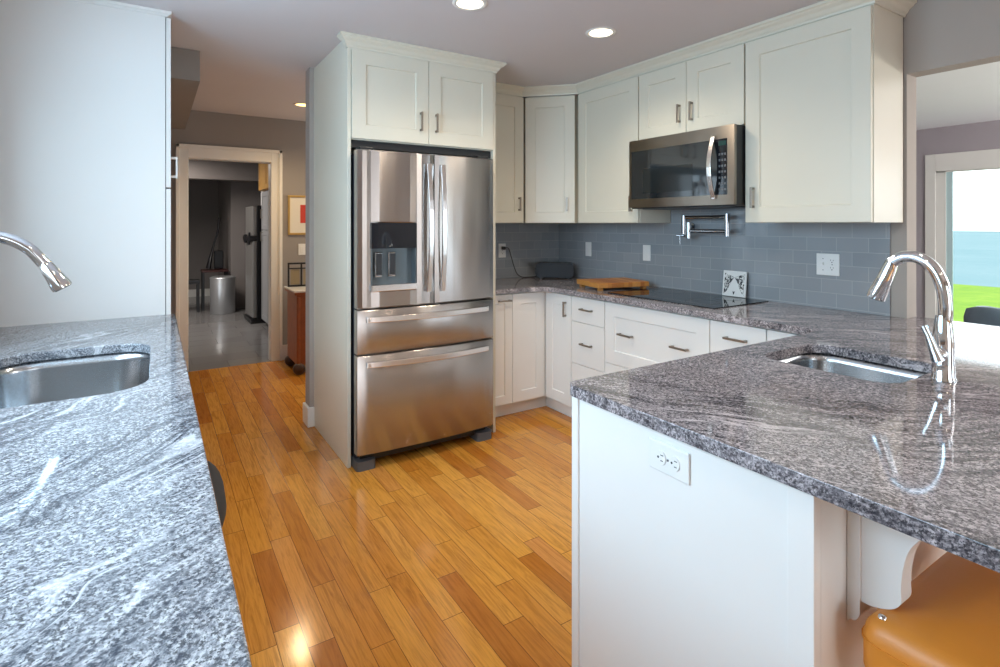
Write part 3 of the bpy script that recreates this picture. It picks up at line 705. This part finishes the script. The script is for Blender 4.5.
# ------------------------------------------------------------------ decorative tile leaning on the backsplash
tt = thing('decorative_tile', 'black and white patterned tile leaning on the backsplash behind cooktop', 'tile', (2.972, 2.075, CT+.008), -PI/2)
tt.rotation_euler = (math.radians(-6), 0, -PI/2)
bx(0, .155, -.008, 0, 0, .155).build('board', 'white', tt, .001)
dk = plain('ink_black', (.02, .02, .025), .3)
MB().prism([(.010, .010), (.012, .140), (.045, .128), (.070, .120), (.055, .080), (.030, .030)], -.0092, -.0082, 'y').build('lace_panel', 'lace', tt)
MB().prism([(.145, .010), (.143, .140), (.110, .128), (.085, .120), (.100, .080), (.125, .030)], -.0092, -.0082, 'y').build('lace_panel', 'lace', tt)
MB().prism([(.078, .118), (.050, .098), (.040, .070), (.062, .095)], -.0098, -.0093, 'y').build('motif', dk, tt)
MB().prism([(.078, .118), (.106, .098), (.116, .070), (.094, .095)], -.0098, -.0093, 'y').build('motif', dk, tt)
MB().prism([(.073, .022), (.076, .012), (.080, .012), (.083, .024), (.086, .032), (.078, .028), (.070, .032)], -.0098, -.0093, 'y').build('motif', dk, tt)

# ------------------------------------------------------------------ cutting board
cbd = thing('cutting_board', 'thick orange-brown butcher block cutting board in the counter corner', 'cutting board', (2.72, 2.78, CT), math.radians(-13))
bx(-.20, .20, -.155, .155, .018, .052).build('board', 'butcher', cbd, .004)
for x, y in itertools.product((-.185, .155), (-.14, .11)): bx(x, x+.03, y, y+.03, 0, .0185).build('foot', 'butcher', cbd)

# ------------------------------------------------------------------ small black radio / toaster in the corner
tb = thing('toaster', 'low black rounded countertop toaster in the far corner of the counter', 'toaster', (2.80, 3.53, CT), math.radians(-40))
MB().prism([(x, z) for x, z in rrect(-.155, .155, .012, .128, .03, 6)], -.075, .075, 'y').build('body', plain('toaster_black', (.008, .011, .018), .4), tb, .006)
bx(-.10, .10, -.030, -.008, .1275, .131).build('slot', 'slot', tb); bx(-.10, .10, .012, .034, .1275, .131).build('slot', 'slot', tb)
bx(-.165, -.154, -.012, .012, .07, .085).build('lever', 'black', tb)
for x, y in itertools.product((-.12, .10), (-.06, .045)): bx(x, x+.02, y, y+.015, 0, .013).build('foot', 'black', tb)
cd = MB().tube(spline([(2.410, YW-.045, 1.168), (2.440, YW-.060, 1.165), (2.470, YW-.055, 1.10), (2.500, YW-.05, 1.02), (2.535, YW-.05, .95), (2.585, YW-.055, .921), (2.64, YW-.080, .920), (2.676, 3.645, .922), (2.686, 3.632, .935)], 6), .0038, 8).build('power_cord', 'black')
bpy.context.view_layer.update(); cd.parent = tb; cd.matrix_parent_inverse = tb.matrix_world.inverted()

# ------------------------------------------------------------------ outlets and switches
def plate(name, label, loc, rot, kinds, cat, vertical=True, bev=.003):
    t = thing(name, label, cat, loc, rot); n = len(kinds); w2 = .035+.023*(n-1)
    bx(-w2, w2, -.006, -.0005, -.0575, .0575).build('plate', 'white', t, bev)
    for i, kd in enumerate(kinds):
        cx = (i-(n-1)/2)*.046
        if kd == 'outlet':
            for s in (-1, 1):
                cz = s*.0195
                pts = [(cx+.0165*math.cos(a), cz+.0145*math.sin(a)*1.0) for a in [2*PI*q/20 for q in range(20)]]
                r_ = MB().prism(pts, -.0085, -.0058, 'y').build('receptacle', 'white', t, .0006)
                sl = MB(); sl.box(cx-.0075, cx-.0055, -.0090, -.0084, cz+.000, cz+.008); sl.box(cx+.0055, cx+.0075, -.0090, -.0084, cz+.000, cz+.007)
                sl.prism([(cx+.0028*math.cos(a), cz-.0070+.0028*math.sin(a)) for a in [2*PI*q/10 for q in range(10)]], -.0090, -.0084, 'y')
                sl.build('slot', 'slot', r_)
            MB().prism([(cx+.0028*math.cos(a), .0028*math.sin(a)) for a in [2*PI*q/10 for q in range(10)]], -.0072, -.0058, 'y').build('screw', 'rubber', t)
        elif kd == 'rocker':
            bx(cx-.0165, cx+.0165, -.009, -.0058, -.033, .033).build('rocker', 'white', t, .002)
        else:
            bx(cx-.005, cx+.005, -.016, -.0058, -.002, .011).build('toggle', 'white', t, .001)
            for s in (-1, 1): MB().prism([(cx+.0026*math.cos(a), s*.030+.0026*math.sin(a)) for a in [2*PI*q/10 for q in range(10)]], -.0072, -.0058, 'y').build('screw', 'rubber', t)
    return t
WF = XW-.012
plate('wall_outlet', 'white wall outlet with a black plug, beside the refrigerator', (2.408, YW-.012, 1.146), 0, ['outlet'], 'outlet')
pg = bx(2.395, 2.421, YW-.052, YW-.0215, 1.154, 1.180).build('power_plug', 'black', cd, .004); pg.matrix_parent_inverse = tb.matrix_world.inverted() @ Matrix.Identity(4); pg.matrix_parent_inverse = Matrix.Identity(4)
plate('wall_outlet', 'white outlet plate on the tile above the cutting board', (WF, 3.345, 1.158), -PI/2, ['rocker'], 'outlet')
plate('light_switch', 'white rocker switch on the tile left of the pot filler', (WF, 2.72, 1.155), -PI/2, ['rocker'], 'switch')
plate('wall_outlet', 'double-wide white plate with switch and outlet under the largest cabinet', (WF, 1.47, 1.150), -PI/2, ['toggle', 'outlet'], 'outlet')
po = plate('wall_outlet', 'white outlet mounted sideways on the peninsula end panel', (1.0, .8365, .820), -PI/2, ['outlet'], 'outlet')
po.rotation_euler = (0, PI/2, -PI/2)
po.rotation_euler = (Matrix.Rotation(-PI/2, 3, 'Z') @ Matrix.Rotation(PI/2, 3, 'Y')).to_euler()

# ------------------------------------------------------------------ recessed lights
M['lamp_warm'] = emis('warm_lamp_diffuser', (1, .60, .20), 3.5)
def can(x, y, label, e, col=(1, .86, .68)):
    t = thing('recessed_light', label, 'ceiling light', (x, y, CE), 0, 'recessed ceiling lights')
    MB().lathe([(.062, -.001), (.064, -.005), (.080, -.006), (.084, -.001)], n=36, cap0=False, cap1=False).build('trim_ring', 'white', t)
    MB().lathe([(.063, -.002), (.04, -.0035), (.001, -.004)], n=32, cap0=False).build('diffuser', 'lamp_warm' if y > 4 else 'lamp', t)
    light('recessed_lamp', 'SPOT', (x, y, CE-.02), (0, 0, 0), e, col, spot_size=math.radians(150), spot_blend=.8, shadow_soft_size=.06)
can(2.065, 2.20, 'round recessed ceiling light right of the other one, before the microwave', 30)
can(1.265, 2.245, 'round recessed ceiling light cut by the top of the picture', 30)
can(1.10, 4.95, 'round recessed hall ceiling light at the edge of the wall end', 45, (1, .74, .42))
for x, y in ((1.9, .5), (.5, .3), (1.9, -1.6), (.5, -1.6)):
    t = thing('recessed_light', 'round recessed ceiling light behind or above the camera', 'ceiling light', (x, y, CE), 0, 'recessed ceiling lights over the camera')
    MB().lathe([(.062, -.001), (.064, -.005), (.080, -.006), (.084, -.001)], n=24, cap0=False, cap1=False).build('trim_ring', 'white', t)
    MB().lathe([(.063, -.002), (.04, -.0035), (.001, -.004)], n=24, cap0=False).build('diffuser', 'lamp', t)
    light('recessed_lamp', 'SPOT', (x, y, CE-.02), (0, 0, 0), 14, (1, .86, .68), spot_size=math.radians(150), spot_blend=.8, shadow_soft_size=.06)

# ------------------------------------------------------------------ stools
def cushion(cx, cy_, hw, hd, r, z0, z1, crown=.012, n=6, saddle=0):
    m = MB(); R = []
    for ins, z in ((.02, z0), (.004, z0+.01), (0, z0+.03), (0, z1-.04), (.004, z1-.022), (.014, z1-.008), (.032, z1-.001)):
        R.append([(x, y, z) for x, y in rrect(cx-hw+ins, cx+hw-ins, cy_-hd+ins, cy_+hd-ins, r-ins*.5, n)])
    for k_ in (.75, .5, .25, .02):
        base_ = rrect(cx-hw+.032, cx+hw-.032, cy_-hd+.032, cy_+hd-.032, r-.016, n)
        R.append([(cx+(x-cx)*k_, cy_+(y-cy_)*k_, z1-.001+crown*(1-k_**2)) for x, y in base_])
    m.rings(R, True, True, True, True); return m
st = thing('bar_stool', 'tan leather bar stool tucked under the peninsula overhang', 'stool', (1.305, .236, 0))
cushion(0, 0, .245, .235, .035, .545, .668).build('seat', 'leather', st)
sm = MB()
R = [[(x, y, z) for x, y in rrect(-.2475, .2475, -.2375, .2375, .037, 6)] for z in (.622, .627)]
sm.rings(R, True, True, True, False); sm.build('seam_piping', 'leather', st)
for x, y in itertools.product((-.20, .20), (-.19, .19)):
    MB().tube([(x*1.08, y*1.08, 0), (x, y, .548)], [.014, .020], 10).build('leg', 'wooddk', st)
fr_ = MB()
for a_, b_ in (((-.21, -.2), (.21, -.2)), ((.21, -.2), (.21, .2)), ((.21, .2), (-.21, .2)), ((-.21, .2), (-.21, -.2))): fr_.tube([(*a_, .22), (*b_, .22)], .010, 8)
fr_.build('footrest', 'wooddk', st)
MB().lathe([(.007, 0), (.006, .003), (.001, .005)], (-.215, .205, .664), 12).build('stud', 'chrome', st)
s2 = thing('bar_stool', 'dark round leather stool peeking out past the left counter edge', 'stool', (-.074, 1.385, 0))
def sup(hw, hd, z, p=2.6, n=40): return [(hw*math.copysign(abs(math.cos(2*PI*i/n))**(2/p), math.cos(2*PI*i/n)), hd*math.copysign(abs(math.sin(2*PI*i/n))**(2/p), math.sin(2*PI*i/n)), z) for i in range(n)]
MB().rings([sup(.175, .225, .70), sup(.200, .250, .715), sup(.208, .258, .745), sup(.205, .255, .772), sup(.190, .240, .784), sup(.12, .14, .788), sup(.01, .01, .789)]).build('seat', 'dleather', s2)
for x, y in itertools.product((-.13, .13), (-.15, .15)): MB().tube([(x*1.15, y*1.15, 0), (x, y, .705)], [.014, .018], 8).build('leg', 'wooddk', s2)
m = MB()
for a_, b_ in (((-.145, -.165), (.145, -.165)), ((.145, -.165), (.145, .165)), ((.145, .165), (-.145, .165)), ((-.145, .165), (-.145, -.165))): m.tube([(*a_, .25), (*b_, .25)], .009, 8)
m.build('footrest', 'wooddk', s2)

# ------------------------------------------------------------------ dining chair seen through the opening
dc = thing('dining_chair', 'blue-grey leather tub chair beyond the opening by the glass door', 'chair', (4.70, .995, 0), math.radians(180))
m = MB(); R = []
for i in range(25):
    a_ = math.radians(-115+230*i/24); f_ = abs(i-12)/12; top = .845-.16*max(0, f_-.35)**1.3; ro, ri = .39, .25
    c_, s_ = math.cos(a_), math.sin(a_)
    R.append([(ro*c_, ro*s_, .36), (ro*1.02*c_, ro*1.02*s_, top-.07), (ro*.99*c_, ro*.99*s_, top-.018), ((ro*.6+ri*.4)*c_, (ro*.6+ri*.4)*s_, top), ((ro*.3+ri*.7)*c_, (ro*.3+ri*.7)*s_, top-.012), (ri*c_, ri*s_, top-.05), (ri*c_, ri*s_, .36)])
m.rings(R, True, True, True, True); m.build('backrest', 'bleather', dc)
cushion(0, 0, .235, .235, .08, .36, .47).build('seat', 'bleather', dc)
for x, y in itertools.product((-.19, .19), (-.19, .19)): MB().tube([(x, y, 0), (x, y, .365)], [.014, .02], 8).build('leg', 'wooddk', dc)

# ------------------------------------------------------------------ hall: picture, switch, console, photo frame
pic = thing('framed_picture', 'gold-framed red print with cream mat hanging on the hall wall', 'picture', (1.335, HY-.001, 1.455))
m = MB(); m.box(-.21, -.19, -.02, 0, -.20, .20); m.box(.19, .21, -.02, 0, -.20, .20); m.box(-.19, .19, -.02, 0, -.20, -.18); m.box(-.19, .19, -.02, 0, .18, .20); m.build('frame', 'gold', pic, .002)
bx(-.19, .19, -.010, -.001, -.18, .18).build('mat_board', 'paper', pic)
bx(-.09, .10, -.0115, -.0100, -.08, .105).build('print', 'red', pic)
bx(-.04, .03, -.0122, -.0115, -.03, .04).build('print_patch', plain('orange_patch', (.7, .16, .04), .7), pic)
plate('light_switch', 'white light switch on the hall wall below the red picture', (1.262, HY, 1.105), 0, ['rocker'], 'switch')
cs_ = thing('console_table', 'cherry wood console with white marble top in the hall', 'console', (1.045, 5.06, 0))
# faces the hall opening (-Y); left side visible
bx(.03, .62, .03, .44, .09, .72).build('body', 'cherry', cs_, .004)
m = MB(); m.box(.0, .65, 0, .46, .745, .765); m.build('top', 'marble', cs_, .006)
bx(.01, .64, .012, .45, .72, .745).build('apron', 'cherry', cs_, .004)
for y in (.015,): 
    MB().tube([(.045, y+.02, .09), (.045, y+.02, .70)], .016, 10).build('pilaster', 'cherry', cs_)
    MB().tube([(.605, y+.02, .09), (.605, y+.02, .70)], .016, 10).build('pilaster', 'cherry', cs_)
for x, y in itertools.product((.05, .60), (.03, .40)):
    m = MB(); m.lathe([(.001, -.03), (.048, -.03), (.052, 0), (.048, .03), (.001, .03)], n=18, mat=Matrix.Translation((x, y, .052)) @ Matrix.Rotation(PI/2, 4, 'X')); m.build('scroll_foot', 'wooddk', cs_)
phf = thing('photo_frame', 'black open photo frame standing on the marble-topped console', 'photo frame', (1.062, 5.42, .766), math.radians(-12)); phf.scale = (1.35, 1.35, 1.35)
m = MB(); m.box(0, .012, -.008, .008, 0, .17); m.box(.085, .097, -.008, .008, 0, .17); m.box(.170, .182, -.008, .008, 0, .17); m.box(0, .182, -.008, .008, 0, .012); m.box(0, .182, -.008, .008, .158, .17); m.box(0, .182, -.008, .008, .125, .133); m.build('frame', 'black', phf)
for x in (.020, .105): bx(x, x+.058, -.003, .001, .014, .122).build('photo', plain('sepia_photo', (.34, .27, .16), .6) if x < .05 else bpy.data.materials['sepia_photo'], phf)

# ------------------------------------------------------------------ far room
ff = thing('refrigerator', 'old grey refrigerator with black side in the room beyond the doorway', 'refrigerator', (1.115, 8.0, 0), math.radians(2))
bx(.062, .68, 0, .56, .06, 1.62).build('body', 'black', ff, .006)
bx(0, .06, .004, .55, .08, 1.13).build('door', 'steelfar', ff, .012); bx(0, .06, .004, .55, 1.20, 1.61).build('freezer_door', 'steelfar', ff, .012)
hh = MB(); hh.box(-.035, .06, .01, .54, 1.135, 1.195); hh.box(-.045, -.02, .03, .06, 1.08, 1.25); hh.box(-.045, -.02, .30, .42, 1.10, 1.22); hh.build('handle', 'black', ff, .004)
bx(-.02, .68, .0, .56, 0, .06).build('kick_base', 'black', ff)
tc = thing('tall_cabinet', 'tall grey-white cabinet standing beyond the doorway before the old refrigerator', 'cabinet', (1.205, 7.86, 0), -PI/2)
bx(0, .9, .02, .6, .08, 1.80).build('body', 'greycab', tc); bx(0, .9, .06, .6, 0, .08).build('toe_kick', 'black', tc)
o = panel_mb(.003, .447, .09, 1.28).build('door', 'greycab', tc); pull(o, .10, 1.20, .12, 'v'); o = panel_mb(.453, .897, .09, 1.28).build('door', 'greycab', tc)
o = panel_mb(.003, .447, 1.29, 1.79).build('door', 'greycab', tc); pull(o, .10, 1.50, .12, 'v'); o = panel_mb(.453, .897, 1.29, 1.79).build('door', 'greycab', tc)
wc = thing('upper_cabinet', 'golden oak upper cabinet seen at the right of the doorway', 'cabinet', (1.19, 8.0, 1.81), -PI/2)
bx(0, 1.0, .02, .5, 0, .56).build('body', 'oak', wc); panel_mb(.003, .497, .01, .55).build('door', 'oak', wc); panel_mb(.503, .997, .01, .55).build('door', 'oak', wc)
bn = thing('trash_bin', 'round steel trash bin on the far room floor', 'bin', (.872, 9.28, .002))
MB().lathe([(.165, 0), (.175, .01), (.175, .52), (.168, .53)], n=28).build('body', 'binsteel', bn); MB().lathe([(.178, .525), (.178, .545), (.15, .56), (.001, .563)], n=28).build('lid', 'binsteel', bn)
stl = thing('stool', 'small black wooden stool left of the steel bin', 'stool', (.44, 9.62, .002))
bx(-.15, .14, -.12, .12, .44, .50).build('seat', 'black', stl, .006)
for x, y in itertools.product((-.14, .10), (-.10, .08)): bx(x, x+.035, y, y+.035, 0, .445).build('leg', 'black', stl)
tbl = thing('side_table', 'dark red-brown side table behind the steel bin', 'table', (.80, 9.78, .002))
bx(-.19, .19, -.18, .18, .60, .63).build('tabletop', plain('oxblood', (.05, .012, .010), .3), tbl, .004)
for x, y in itertools.product((-.18, .15), (-.16, .13)): bx(x, x+.03, y, y+.03, 0, .60).build('leg', 'black', tbl)
gt = thing('instrument_case', 'slim black long-necked case leaning above the dark side table', 'case', (.80, 9.84, .632))
MB().tube(spline([(-.08, 0, .02), (-.05, .0, .20), (.0, .01, .42), (.055, .02, .62), (.075, .03, .84)], 5), [.10, .10, .095, .09, .08, .065, .055, .05, .045, .04, .04, .04, .04, .045, .05, .05, .05, .05, .048, .045, .03], 12, flat=.4).build('case_body', 'black', gt)
bx(.0, .14, .02, .10, 0, .30).build('case_pocket', 'black', gt, .02)
dl = MB().lathe([(.05, 0), (.05, .18), (.03, .22), (.02, .30), (.001, .31)], (0, 0, 0), 14); dlo = dl.build('bottle', 'white', None); dlo.location = (1.30, 8.2, 1.62)
tag(dlo, 'pale bottle standing on top of the old grey refrigerator', 'bottle')
light('far_room_lamp', 'AREA', (-.2, 8.0, 2.3), (0, 0, 0), 42, (1, .92, .84), shape='RECTANGLE', size=1.2, size_y=1.2)
